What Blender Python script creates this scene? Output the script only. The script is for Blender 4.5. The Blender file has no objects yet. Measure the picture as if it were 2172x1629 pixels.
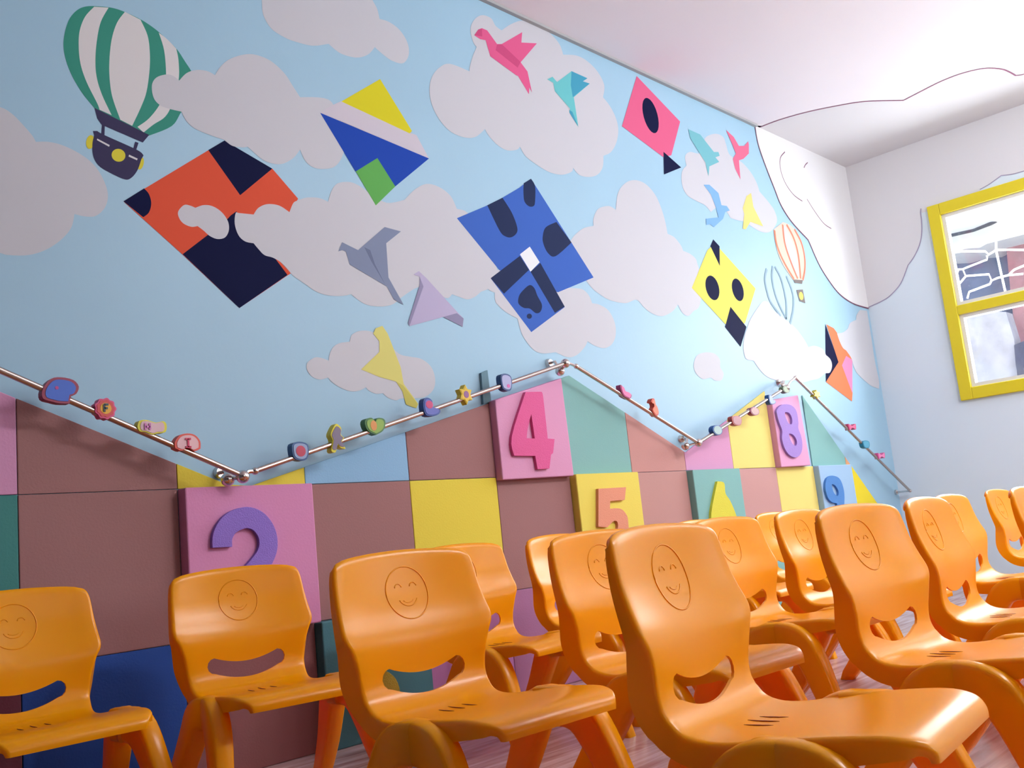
import bpy, bmesh, math, random
from mathutils import Vector, Matrix
from mathutils.geometry import tessellate_polygon
random.seed(4)
sc = bpy.context.scene
COL = sc.collection

# ------------------------------------------------------------------ camera
W_PX, H_PX, F_PX = 2172, 1629, 2029.326
R = ((0.69599414, -0.710998, -0.10036929),      # camera right in world axes
     (0.04451607, 0.18223722, -0.98224636),     # camera down
     (0.71666622, 0.67916967, 0.15848688))      # camera forward
RT, DN, FW = (Vector(r) for r in R)
CAM = Vector((-0.82053, -2.42410, 0.54110))
cd = bpy.data.cameras.new('camera')
cam = bpy.data.objects.new('camera', cd)
COL.objects.link(cam)
cam.matrix_world = Matrix(((RT.x, -DN.x, -FW.x, CAM.x), (RT.y, -DN.y, -FW.y, CAM.y),
                           (RT.z, -DN.z, -FW.z, CAM.z), (0, 0, 0, 1)))
cd.sensor_width = 36.0
cd.lens = F_PX / W_PX * 36.0
cd.clip_start = 0.02
sc.camera = cam

# room: X runs along the mural wall away from the camera, Y=0 is the mural wall, room at Y<0
L, H, T = 5.073, 2.690, 0.40
YR, XB = -4.7, -2.9                 # right wall, wall behind the camera
WIN_Y0, WIN_Y1, WIN_Z0, WIN_Z1, WIN_M = -0.462, -1.90, 1.070, 2.265, 1.600

# ------------------------------------------------------------------ light
sc.view_settings.view_transform = 'Standard'
sc.view_settings.look = 'None'
sc.view_settings.gamma = 1
sc.view_settings.use_curve_mapping = False
sc.view_settings.exposure = 0.56
wd = bpy.data.worlds.new('World'); sc.world = wd
wd.use_nodes = True
wd.node_tree.nodes['Background'].inputs[0].default_value = (0.86, 0.92, 1.0, 1)
wd.node_tree.nodes['Background'].inputs[1].default_value = 1.3

def area(name, loc, target, sx, sy, power, color=(1, 1, 1)):
    d = bpy.data.lights.new(name, 'AREA'); d.shape = 'RECTANGLE'
    d.size, d.size_y, d.energy, d.color = sx, sy, power, color
    o = bpy.data.objects.new(name, d); COL.objects.link(o)
    o.location = loc
    o.rotation_euler = (Vector(target) - Vector(loc)).to_track_quat('-Z', 'Y').to_euler()
    return o
# daylight through the two windows of the right wall and the window of the far wall
area('daylight_right_far', (3.55, YR - .12, 1.65), (3.55, 0, 1.6), 1.9, 1.3, 23, (.95, .97, 1.0))
area('daylight_right_near', (0.5, YR - .12, 1.65), (0.5, 0, 1.5), 1.6, 1.3, .5, (.95, .97, 1.0))
area('daylight_far', (L + .30, -1.18, 1.67), (L - 3, -1.5, 1.2), 1.3, 1.1, 56, (.92, .96, 1.0))
TUBES = ((4.05, -3.0, 12), (2.2, -3.0, 29))    # two fluorescent tube lamps on the ceiling, above and right of the frame
for tx, ty, en in TUBES:
    for k in (-1, 0, 1):
        d = bpy.data.lights.new('tube_light', 'POINT'); d.energy = en; d.color = (.96, .98, 1.0); d.shadow_soft_size = .06
        o = bpy.data.objects.new('tube_light_glow', d); COL.objects.link(o); o.location = (tx + k * .4, ty, H - .16)

# ------------------------------------------------------------------ materials
def lin(c):
    return tuple((v / 255 / 12.92 if v / 255 <= .04045 else ((v / 255 + .055) / 1.055) ** 2.4) for v in c)
MATS = {}
def mat(name, rgb, rough=.6, metal=0., spec=.5, bump=0., bscale=200., var=0., vscale=4., coat=0.):
    if name in MATS: return MATS[name]
    m = bpy.data.materials.new(name); m.use_nodes = True
    nt = m.node_tree; b = nt.nodes['Principled BSDF']
    c = lin(rgb) if metal or name in ('orange_plastic', 'ceiling_paint', 'far_wall_blue') else tuple(v * .80 for v in lin(rgb))
    b.inputs['Base Color'].default_value = (*c, 1)
    b.inputs['Roughness'].default_value = rough
    b.inputs['Metallic'].default_value = metal
    b.inputs['Specular IOR Level'].default_value = spec
    b.inputs['Coat Weight'].default_value = coat
    if bump or var:
        tc = nt.nodes.new('ShaderNodeTexCoord')
    if bump:
        n = nt.nodes.new('ShaderNodeTexNoise'); n.inputs['Scale'].default_value = bscale
        bp = nt.nodes.new('ShaderNodeBump'); bp.inputs['Strength'].default_value = bump
        bp.inputs['Distance'].default_value = .002
        nt.links.new(tc.outputs['Object'], n.inputs['Vector'])
        nt.links.new(n.outputs['Fac'], bp.inputs['Height'])
        nt.links.new(bp.outputs['Normal'], b.inputs['Normal'])
    if var:
        n2 = nt.nodes.new('ShaderNodeTexNoise'); n2.inputs['Scale'].default_value = vscale
        n2.inputs['Detail'].default_value = 5
        mx = nt.nodes.new('ShaderNodeMix'); mx.data_type = 'RGBA'
        mx.inputs[6].default_value = (*[max(0, v * (1 - var)) for v in c], 1)
        mx.inputs[7].default_value = (*[min(1, v * (1 + var)) for v in c], 1)
        nt.links.new(tc.outputs['Object'], n2.inputs['Vector'])
        nt.links.new(n2.outputs['Fac'], mx.inputs[0])
        nt.links.new(mx.outputs[2], b.inputs['Base Color'])
    MATS[name] = m
    return m
M_SKY = mat('mural_sky_blue', (164, 204, 228), .5, spec=.4, bump=.15, bscale=60, var=.05, vscale=1.5)
M_WHITE = mat('mural_white', (205, 206, 214), .6, spec=.3, bump=.1, bscale=60)
M_CEIL = mat('ceiling_paint', (232, 228, 234), .7, var=.03, vscale=1.2)
M_CLOUDY = mat('cloud_white', (236, 236, 240), .7)
M_FARW = mat('far_wall_blue', (214, 228, 238), .6, var=.03, vscale=2)
M_LINE = mat('purple_outline', (120, 70, 100), .7)
M_CHAIR = mat('orange_plastic', (255, 180, 0), .27, spec=.4)
_n = M_CHAIR.node_tree; _b = _n.nodes['Principled BSDF']      # slightly translucent plastic: light passing through comes out redder
_t = _n.nodes.new('ShaderNodeBsdfTranslucent'); _t.inputs['Color'].default_value = (1.0, .09, .004, 1)
_x = _n.nodes.new('ShaderNodeMixShader'); _x.inputs[0].default_value = .34
_n.links.new(_b.outputs[0], _x.inputs[1]); _n.links.new(_t.outputs[0], _x.inputs[2]); _n.links.new(_x.outputs[0], _n.nodes['Material Output'].inputs[0])
M_SLIT = mat('slit_shade', (150, 60, 10), .8)
M_CHROME = mat('chrome', (215, 205, 200), .16, metal=1.)
M_STEEL = mat('rail_steel', (190, 174, 166), .25, metal=1.)
NAVY = mat('navy_paint', (10, 16, 60), .7, spec=.08)

# ------------------------------------------------------------------ geometry helpers
def tag(o, label=None, cat=None, group=None, kind=None):
    if label: o['label'] = label
    if cat: o['category'] = cat
    if group: o['group'] = group
    if kind: o['kind'] = kind
    return o
def link(name, me, parent=None, mats=()):
    o = bpy.data.objects.new(name, me)
    for m in mats: me.materials.append(m)
    COL.objects.link(o)
    if parent is not None:
        o.parent = parent
        o.matrix_parent_inverse = Matrix.Identity(4)
        if parent.location.length > 0 and not parent.get('_local'):
            o.location = -parent.location
    return o
def mesh(name, verts, faces, mats, parent=None, fm=None, smooth=False, local=False):
    me = bpy.data.meshes.new(name)
    me.from_pydata([tuple(v) for v in verts], [], faces)
    for m in mats: me.materials.append(m)
    if fm: me.polygons.foreach_set('material_index', fm)
    if smooth: me.polygons.foreach_set('use_smooth', [True] * len(me.polygons))
    me.update()
    o = bpy.data.objects.new(name, me); COL.objects.link(o)
    if parent is not None:
        o.parent = parent
        if not local: o.location = -parent.location
    return o
def empty(name, loc=(0, 0, 0), rz=0):
    o = bpy.data.objects.new(name, None); COL.objects.link(o)
    o.location = loc; o.rotation_euler = (0, 0, rz); o.empty_display_size = .05
    return o
class MB:
    def __init__(s): s.v, s.f, s.m = [], [], []
    def add(s, vs, fs, mi=0):
        b = len(s.v); s.v += [Vector(v) for v in vs]
        for f in fs: s.f.append([b + i for i in f]); s.m.append(mi)
    def box(s, x0, x1, y0, y1, z0, z1, mi=0):
        x0, x1 = sorted((x0, x1)); y0, y1 = sorted((y0, y1)); z0, z1 = sorted((z0, z1))
        s.add([(x0, y0, z0), (x1, y0, z0), (x1, y1, z0), (x0, y1, z0), (x0, y0, z1), (x1, y0, z1), (x1, y1, z1), (x0, y1, z1)],
              [(0, 3, 2, 1), (4, 5, 6, 7), (0, 1, 5, 4), (1, 2, 6, 5), (2, 3, 7, 6), (3, 0, 4, 7)], mi)
    def tube(s, pts, r, n=10, mi=0, closed=False, caps=True):
        pts = [Vector(p) for p in pts]; N = len(pts); rs = r if isinstance(r, (list, tuple)) else [r] * N
        up = None; rings = []
        for i, p in enumerate(pts):
            a = pts[(i - 1) % N] if (i or closed) else pts[0]
            b = pts[(i + 1) % N] if (i < N - 1 or closed) else pts[-1]
            t = (b - a).normalized()
            if up is None: up = t.orthogonal().normalized()
            up = (up - t * up.dot(t)).normalized(); w = t.cross(up)
            rings.append([p + (up * math.cos(2 * math.pi * k / n) + w * math.sin(2 * math.pi * k / n)) * rs[i] for k in range(n)])
        fs = []
        for i in range(N if closed else N - 1):
            j = (i + 1) % N
            for k in range(n): fs.append((i * n + k, i * n + (k + 1) % n, j * n + (k + 1) % n, j * n + k))
        if caps and not closed: fs += [tuple(range(n))[::-1], tuple((N - 1) * n + k for k in range(n))]
        s.add([v for r_ in rings for v in r_], fs, mi)
    def ball(s, c, r, nu=16, nv=10, mi=0, sc_=(1, 1, 1)):
        c = Vector(c); vs = []; fs = []
        for j in range(nv + 1):
            th = math.pi * j / nv
            for i in range(nu):
                ph = 2 * math.pi * i / nu
                vs.append(c + Vector((sc_[0] * math.sin(th) * math.cos(ph), sc_[1] * math.sin(th) * math.sin(ph), sc_[2] * math.cos(th))) * r)
        for j in range(nv):
            for i in range(nu): fs.append((j * nu + i, (j + 1) * nu + i, (j + 1) * nu + (i + 1) % nu, j * nu + (i + 1) % nu))
        s.add(vs, fs, mi)
    def prism(s, front, off, mi=0, mside=None, holes=()):
        """front: list of 3D points (planar), off: vector from front to back"""
        loops = [list(front)] + [list(h) for h in holes]
        flat = [Vector(p) for lp in loops for p in lp]
        tris = tessellate_polygon([[Vector(p) for p in lp] for lp in loops])
        n = len(flat); off = Vector(off)
        vs = flat + [p + off for p in flat]
        # orient the front faces away from off
        t = tris[0]; nrm = (flat[t[1]] - flat[t[0]]).cross(flat[t[2]] - flat[t[0]])
        fl = nrm.dot(off) > 0
        s.add(vs, [tuple(t[::-1]) if fl else tuple(t) for t in tris], mi)
        b = len(s.v) - len(vs)
        for t in tris:
            q = tuple(i + n + b for i in (t if fl else t[::-1])); s.f.append(list(q)); s.m.append(mi)
        k = 0
        for lp in loops:
            m_ = len(lp)
            for i in range(m_):
                j = (i + 1) % m_
                s.f.append([b + k + i, b + k + j, b + n + k + j, b + n + k + i]); s.m.append(mi if mside is None else mside)
            k += m_
    def flat(s, pts, mi=0):
        P = [Vector(p) for p in pts]
        tr = tessellate_polygon([P])
        s.add(P, [tuple(t) for t in tr], mi)
    def build(s, name, mats, parent=None, smooth=False, local=False, fix=True):
        o = mesh(name, s.v, s.f, mats, parent, s.m, smooth, local)
        if fix:
            bm = bmesh.new(); bm.from_mesh(o.data)
            bmesh.ops.recalc_face_normals(bm, faces=bm.faces); bm.to_mesh(o.data); bm.free()
        return o
def sharp(o, ang=35):
    bm = bmesh.new(); bm.from_mesh(o.data)
    for e in bm.edges:
        if len(e.link_faces) == 2 and e.calc_face_angle(0) > math.radians(ang): e.smooth = False
    for f in bm.faces: f.smooth = True
    bm.to_mesh(o.data); bm.free()
def bevel(o, w, seg=2):
    m = o.modifiers.new('bevel', 'BEVEL'); m.width = w; m.segments = seg; m.limit_method = 'ANGLE'; m.angle_limit = math.radians(40)
    return o

# points measured on the photograph, given in the frame of a crop (x0, y0, magnification)
Z1 = (0, 0, 3.103); Z2 = (600, 0, 3.103); Z3 = (1250, 100, 3.103); Z4 = (200, 270, 3.103); Z5 = (650, 350, 3.103)
Z6 = (1350, 420, 3.62); ZW = (1850, 300, 2.627); ZC = (1550, 0, 3.492); Y3 = (500, 700, 3.62); Y4 = (1000, 720, 3.879)
Y5 = (1420, 740, 3.879); Y6 = (0, 1000, 3.103); P1 = (0, 0, 1)
def ray(x, y): return RT * ((x - W_PX / 2) / F_PX) + DN * ((y - H_PX / 2) / F_PX) + FW
def on_y(x, y, Y=0.):
    d = ray(x, y); return CAM + d * ((Y - CAM.y) / d.y)
def on_x(x, y, X=L):
    d = ray(x, y); return CAM + d * ((X - CAM.x) / d.x)
def on_z(x, y, Z=H):
    d = ray(x, y); return CAM + d * ((Z - CAM.z) / d.z)
def parse(ref, s):
    out = []
    for tok in s.split():
        c = tok.endswith('c'); a, b = tok.rstrip('c').split(',')
        out.append((ref[0] + float(a) / ref[2], ref[1] + float(b) / ref[2], c))
    return out
def smooth_path(pts, closed=True, sub=5):
    """Catmull-Rom through the points; points flagged as corners stay sharp"""
    n = len(pts); out = []
    rng = range(n if closed else n - 1)
    for i in rng:
        p1, p2 = pts[i], pts[(i + 1) % n]
        p0 = pts[(i - 1) % n] if (closed or i > 0) else p1
        p3 = pts[(i + 2) % n] if (closed or i < n - 2) else p2
        if p1[2]: p0 = p1
        if p2[2]: p3 = p2
        for k in range(sub):
            t = k / sub
            out.append(tuple(.5 * (2 * p1[a] + (p2[a] - p0[a]) * t + (2 * p0[a] - 5 * p1[a] + 4 * p2[a] - p3[a]) * t * t
                                   + (3 * p1[a] - p0[a] - 3 * p2[a] + p3[a]) * t ** 3) for a in (0, 1)))
    if not closed: out.append(pts[-1][:2])
    return out

# ------------------------------------------------------------------ room shell
def struct(o): o['kind'] = 'structure'; return o
b = MB(); b.box(XB - .1, L + .1, YR - .1, .1, -.1, 0)
mf = mat('floor_vinyl', (190, 158, 156), .26, spec=.5)
nt = mf.node_tree; bs = nt.nodes['Principled BSDF']
tc = nt.nodes.new('ShaderNodeTexCoord'); mp = nt.nodes.new('ShaderNodeMapping'); mp.inputs['Scale'].default_value = (2.5, 22, 1)
nz = nt.nodes.new('ShaderNodeTexNoise'); nz.inputs['Scale'].default_value = 1.6; nz.inputs['Detail'].default_value = 6; nz.inputs['Distortion'].default_value = .6
cr = nt.nodes.new('ShaderNodeValToRGB'); cr.color_ramp.elements[0].position = .35; cr.color_ramp.elements[1].position = .68
cr.color_ramp.elements[0].color = (*lin((158, 118, 116)), 1); cr.color_ramp.elements[1].color = (*lin((206, 180, 180)), 1)
nt.links.new(tc.outputs['Object'], mp.inputs[0]); nt.links.new(mp.outputs[0], nz.inputs['Vector'])
nt.links.new(nz.outputs['Fac'], cr.inputs[0]); nt.links.new(cr.outputs[0], bs.inputs['Base Color'])
struct(b.build('floor', [mf]))
b = MB(); b.box(XB - .1, L + .1, YR - .1, .1, H, H + .1)
ceiling = struct(b.build('ceiling', [M_CEIL]))
b = MB(); b.box(XB - .1, L + .1, 0, .12, -.1, H + .1)
wall_left = struct(b.build('wall_left', [M_SKY]))
def wall_with_holes(name, axis, c0, c1, a0, a1, holes, m):
    b = MB()
    xs = sorted({a0, a1, *[h[0] for h in holes], *[h[1] for h in holes]})
    for i in range(len(xs) - 1):
        mid = (xs[i] + xs[i + 1]) / 2; segs = [(-.1, H + .1)]
        for h in holes:
            if h[0] < mid < h[1]: segs = [(-.1, h[2]), (h[3], H + .1)]
        for z0, z1 in segs:
            if axis == 'x': b.box(c0, c1, xs[i], xs[i + 1], z0, z1)
            else: b.box(xs[i], xs[i + 1], c0, c1, z0, z1)
    return struct(b.build(name, [m]))
wall_far = wall_with_holes('wall_far', 'x', L, L + .12, YR - .1, .1, [(WIN_Y1, WIN_Y0, WIN_Z0, WIN_Z1)], M_FARW)
M_DARKW = mat('blue_grey_dado_paint', (104, 98, 98), .8)  # unseen walls made dark to cut bounced light and gloss
wall_right = wall_with_holes('wall_right', 'y', YR - .1, YR, XB - .1, L + .1, [(2.5, 4.6, .9, 2.35), (-.4, 1.4, .9, 2.35)], M_DARKW)
b = MB(); b.box(XB - .1, XB, YR - .1, .1, -.1, H + .1); struct(b.build('wall_back', [M_DARKW]))
# thin cornice along the mural wall
b = MB(); p = on_y(1600, 262)
b.box(XB, p.x, -.018, 0, H - .012, H)
struct(b.build('trim_1', [mat('cornice_grey', (176, 178, 180), .7)]))
# window frames of the right wall (behind the camera's right side)
M_YEL = mat('yellow_frame_paint', (240, 220, 30), .4)
M_WFR = mat('white_frame_paint', (240, 240, 242), .4)
for i, (x0, x1) in enumerate(((2.5, 4.6), (-.4, 1.4))):
    b = MB()
    for q in ((x0, x0 + .07, .9, 2.35), (x1 - .07, x1, .9, 2.35), (x0 + .07, x1 - .07, .9, .97), (x0 + .07, x1 - .07, 2.28, 2.35), (x0 + .07, x1 - .07, 1.6, 1.65)):
        b.box(q[0], q[1], YR - .06, YR + .02, q[2], q[3])
    struct(b.build('window_%d' % (i + 2), [M_YEL]))

m_ = bpy.data.materials.new('tube_glow'); m_.use_nodes = True
m_.node_tree.nodes['Principled BSDF'].inputs['Emission Color'].default_value = (1, 1, 1, 1); m_.node_tree.nodes['Principled BSDF'].inputs['Emission Strength'].default_value = 6
for (tx, ty, en), lab in zip(TUBES, ('white fluorescent tube lamp on the ceiling near the yellow window', 'white fluorescent tube lamp on the ceiling above the chairs')):
    tl = empty('tube_lamp', (tx, ty, H - .06)); tag(tl, lab, 'lamp')
    b = MB(); b.box(tx - .62, tx + .62, ty - .04, ty + .04, H - .045, H - .0005); bevel(b.build('housing', [M_WFR], tl), .006)
    b = MB(); b.tube([(tx - .6, ty, H - .068), (tx + .6, ty, H - .068)], .013, 12); b.build('tube', [m_], tl, smooth=True)

# ------------------------------------------------------------------ far window (yellow) with panes
win = struct(empty('window_1', (L, (WIN_Y0 + WIN_Y1) / 2, WIN_Z0)))
b = MB(); w = .07
b.box(L - .025, L + .05, WIN_Y0, WIN_Y0 - w, WIN_Z0, WIN_Z1); b.box(L - .025, L + .05, WIN_Y1, WIN_Y1 + w, WIN_Z0, WIN_Z1)
for z0, z1 in ((WIN_Z0, WIN_Z0 + w), (WIN_Z1 - w, WIN_Z1), (WIN_M - .025, WIN_M + .03)):
    b.box(L - .025, L + .05, WIN_Y0 - w, WIN_Y1 + w, z0, z1)
bevel(b.build('window_frame', [M_YEL], win), .004)
M_GLASS = bpy.data.materials.new('window_glass'); M_GLASS.use_nodes = True
nt = M_GLASS.node_tree; nt.nodes.remove(nt.nodes['Principled BSDF'])
tr = nt.nodes.new('ShaderNodeBsdfTransparent'); gl = nt.nodes.new('ShaderNodeBsdfGlossy'); gl.inputs['Roughness'].default_value = .05
mx = nt.nodes.new('ShaderNodeMixShader'); mx.inputs[0].default_value = .06
nt.links.new(tr.outputs[0], mx.inputs[1]); nt.links.new(gl.outputs[0], mx.inputs[2]); nt.links.new(mx.outputs[0], nt.nodes['Material Output'].inputs[0])
for z0, z1 in ((WIN_Z0 + w, WIN_M - .025), (WIN_M + .03, WIN_Z1 - w)):
    b = MB(); y0, y1 = WIN_Y0 - w, WIN_Y1 + w; t_ = .022
    b.box(L - .005, L + .04, y0, y0 - t_, z0, z1); b.box(L - .005, L + .04, y1, y1 + t_, z0, z1)
    b.box(L - .005, L + .04, y0 - t_, y1 + t_, z0, z0 + t_); b.box(L - .005, L + .04, y0 - t_, y1 + t_, z1 - t_, z1)
    sash = b.build('window_sash', [M_WFR], win)
    b = MB(); b.box(L + .015, L + .02, y0 - t_, y1 + t_, z0 + t_, z1 - t_)
    g = mesh('pane', b.v, b.f, [M_GLASS], sash); g.location = (0, 0, 0)

# ------------------------------------------------------------------ outside the window
b = MB()
for s in ("430,715 505,712 520,750 650,740 665,775 700,760 760,745 840,738", "430,625 500,612 630,612 650,630 690,605 760,603 850,605", "640,635 640,658 520,705 505,712",
          "480,800 520,752", "665,775 655,795 540,838 530,875", "760,745 790,715 850,690", "690,560 690,605 715,720 740,830 750,900", "505,712 480,715 455,790"):
    b.tube([on_x(x, y, L + .16) for x, y, _ in parse(ZW, s)], .006, 6)
for z in (1.16, 1.615, 2.2):
    b.tube([(L + .16, -.42, z), (L + .16, -1.95, z)], .007, 6)
for y in (-.42, -1.95):
    b.tube([(L + .16, y, 1.1), (L + .16, y, 2.24)], .007, 6)
tag(b.build('window_grille', [mat('white_grille', (245, 245, 248), .5)], smooth=True), 'white metal security grille of bent bars outside the yellow window', 'window grille')
XO = L + 1.5
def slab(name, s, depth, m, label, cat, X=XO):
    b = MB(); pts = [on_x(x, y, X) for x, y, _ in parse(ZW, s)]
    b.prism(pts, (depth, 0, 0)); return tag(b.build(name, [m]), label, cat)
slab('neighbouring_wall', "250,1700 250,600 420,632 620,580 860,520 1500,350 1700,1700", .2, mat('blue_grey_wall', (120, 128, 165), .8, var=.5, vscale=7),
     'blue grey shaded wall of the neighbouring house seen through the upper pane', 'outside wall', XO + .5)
slab('roof_eave', "200,640 420,628 520,598 600,592 640,570 860,515 1500,345 1500,100 860,285 400,430 200,480", .5, mat('white_sheet', (250, 250, 252), .8, var=.04, vscale=6),
     'bright white roof edge outside at the top of the upper pane', 'roof edge', XO)
slab('gutter_pipe', "412,520 560,488 660,447 690,446 660,462 560,500 412,534", .03, mat('dark_gutter', (70, 72, 86), .7),
     'thin dark gutter line under the white roof edge outside', 'gutter', XO - .06)
slab('brick_pillar', "745,570 862,535 900,1180 800,1100 770,830", .15, mat('red_brick_wash', (196, 140, 150), .8, var=.3, vscale=14),
     'faded red brick pillar outside at the right of the yellow window', 'pillar', XO + .3)
slab('garden_wall', "300,1750 420,1000 500,960 640,945 745,950 790,1100 850,1750", .15, mat('pale_render', (214, 212, 228), .9, var=.38, vscale=9, bump=.5, bscale=30),
     'pale weathered plaster wall outside behind the lower pane', 'outside wall', XO + .15)
slab('water_tank', "790,1135 850,1110 1100,1100 1100,1500 900,1500 830,1370 800,1250", .3, mat('dark_tank', (92, 92, 118), .7, var=.3, vscale=8),
     'dark rounded shape outside at the right of the lower pane', 'tank', XO + .05)
b = MB(); b.box(L + .12, L + 6, -6, 4, -.12, 0); tag(b.build('ground', [mat('yard_ground', (190, 190, 195), .9)]), kind='structure')

# ------------------------------------------------------------------ painted cloud across the corner
P_TOP = on_y(1602, 274)
def inner(ps): return ps
cl = [on_y(x, y) for x, y in smooth_path(parse(Z3, "1092,545 1110,640 1150,760 1220,940 1260,1040 1330,1150 1440,1270c 1480,1380 1560,1510 1640,1620") , False)]
cl2 = [on_y(x, y) for x, y in smooth_path(parse(Z6, "1325,340 1400,510 1480,640 1560,740 1660,810 1768,845"), False)]
edge = [q for q in cl if q.z > cl2[0].z + .005] + cl2
edge = [Vector((min(q.x, L), 0, min(q.z, H))) for q in edge]; edge[0].z = H; edge[-1].x = L
zc = edge[-1].z
def ribbon(b, pts, wd_, nrm, lift=.0012, mi=0):
    nrm = Vector(nrm); pts = [Vector(p) + nrm * lift for p in pts]; l, r = [], []
    for i, p in enumerate(pts):
        t = (pts[min(i + 1, len(pts) - 1)] - pts[max(i - 1, 0)]).normalized(); s_ = t.cross(nrm).normalized() * wd_ / 2
        l.append(p + s_); r.append(p - s_)
    n = len(pts); b.add(l + r, [(i, i + 1, n + i + 1, n + i) for i in range(n - 1)], mi)
NW = (0, -1, 0)
b = MB(); dy = Vector((0, -.0022, 0))
b.flat([q + dy for q in edge] + [Vector((L, 0, H)) + dy])
ribbon(b, edge, .008, NW, .0024, 1)
for s, cc in ((Z3, "1285,690 1255,730 1255,800 1285,890 1340,970 1400,1015"), (Z3, "1430,1000 1480,1080 1540,1160 1590,1195"), (Z3, "1435,760 1420,775 1410,795")):
    ribbon(b, [on_y(x, y) for x, y in smooth_path(parse(s, cc), False)], .006, NW, .0024, 1)
b.build('painted_cloud', [M_CLOUDY, M_LINE], wall_left, fix=False)['label'] = 'big white corner cloud with a purple outline'
# on the far wall
fe = smooth_path(parse(ZW, "-30,930 0,915 50,892 100,860 160,790 200,690c 232,645 255,600 270,555 277,500 275,440 270,400 272,374c"), False)
fe = [on_x(x, y) for x, y in fe]; fe[0] = Vector((L, 0, zc))
fe2 = [on_x(x, y) for x, y in smooth_path(parse(ZW, "600,268c 650,240 720,190c 780,183 846,165c 950,120 1020,60 1100,50 1250,0c 1350,-10 1500,-90 1700,-140"), False)]
b = MB(); dx = Vector((-.0012, 0, 0))
yL, zt_ = fe[-1].y, WIN_Z1
b.flat([q + dx for q in fe] + [Vector((L, yL, H)) + dx, Vector((L, 0, H)) + dx])
ytop = fe2[0].y
b.flat([Vector((L, yL, zt_ - .02)) + dx, Vector((L, ytop, zt_ - .02)) + dx] + [q + dx for q in fe2] + [Vector((L, fe2[-1].y, H)) + dx, Vector((L, yL, H)) + dx])
ribbon(b, fe, .006, (-1, 0, 0), .0018, 1); ribbon(b, fe2, .005, (-1, 0, 0), .0018, 1)
b.build('painted_cloud', [M_CLOUDY, mat('grey_lilac_outline', (170, 160, 190), .7)], wall_far, fix=False)['label'] = 'white cloud band around the yellow window'
# on the ceiling
ce = [on_z(x, y) for x, y in smooth_path(parse(ZC, "182,955 350,890 560,830 800,780 1000,750 1280,742c 1400,680 1560,600 1720,540 1880,505 2000,510 2060,530 2110,558c 2172,548 2300,500 2450,480 2600,500c"), False)]
ce[0] = Vector((P_TOP.x, 0, H))
b = MB(); dz = Vector((0, 0, -.0012))
ce[0].x = edge[0].x
b.flat([q + dz for q in ce] + [Vector((L, ce[-1].y, H)) + dz, Vector((L, 0, H)) + dz])
ribbon(b, ce, .009, (0, 0, -1), .0018, 1)
b.build('painted_cloud', [M_CLOUDY, mat('pink_outline', (150, 84, 120), .7)], ceiling, fix=False)['label'] = 'white cloud edge outlined in pink on the ceiling'

# ------------------------------------------------------------------ mural
layer = [0]
def paint(name, label, mats, shapes, depth=None):
    """shapes: (material index, crop, outline, smooth?)"""
    b = MB()
    for i, (mi, ref, s, sm) in enumerate(shapes):
        layer[0] += 1
        Y = -(.0004 + layer[0] * .00002)
        pts = parse(ref, s)
        pts = smooth_path(pts) if sm else [q[:2] for q in pts]
        b.flat([on_y(x, y, Y) for x, y in pts], mi)
    o = b.build(name, mats, wall_left, fix=False)
    o['label'] = label
    return o
def ell(cx, cy, rx, ry, rot=0, n=24):
    a = math.radians(rot); out = []
    for k in range(n):
        t = 2 * math.pi * k / n; x, y = rx * math.cos(t), ry * math.sin(t)
        out.append('%.1f,%.1f' % (cx + x * math.cos(a) - y * math.sin(a), cy + x * math.sin(a) + y * math.cos(a)))
    return ' '.join(out)
def pc(*col, n='paint'):
    return mat('%s_%d_%d_%d' % (n, *col), col, .7, spec=.12)
CW = [M_WHITE]
paint('painted_cloud', 'white cloud cut by the top edge left of the blue and yellow kite', CW, [(0, P1, "548,-30c 555,0 558,30 575,60 605,80 632,90 664,97 697,93c 722,113 755,122 780,116 795,100c 813,116 832,129 855,134 867,116 864,90 848,64 826,47 805,40c 800,19 790,0 775,-30c", 1)])
paint('painted_cloud', 'white cloud at the left edge below the striped balloon', CW, [(0, P1, "-60,215c 0,227 26,242 48,264 68,287 76,301c 103,301 135,309 174,329 203,354 222,387 229,416 222,441 203,458 180,459 158,454c 151,483 129,509 97,530 60,541 20,541 0,536 -60,510c", 1)])
G_, W_ = pc(62, 150, 132), pc(226, 224, 226)
DK, YB = pc(62, 58, 92), pc(225, 214, 70)
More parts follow.
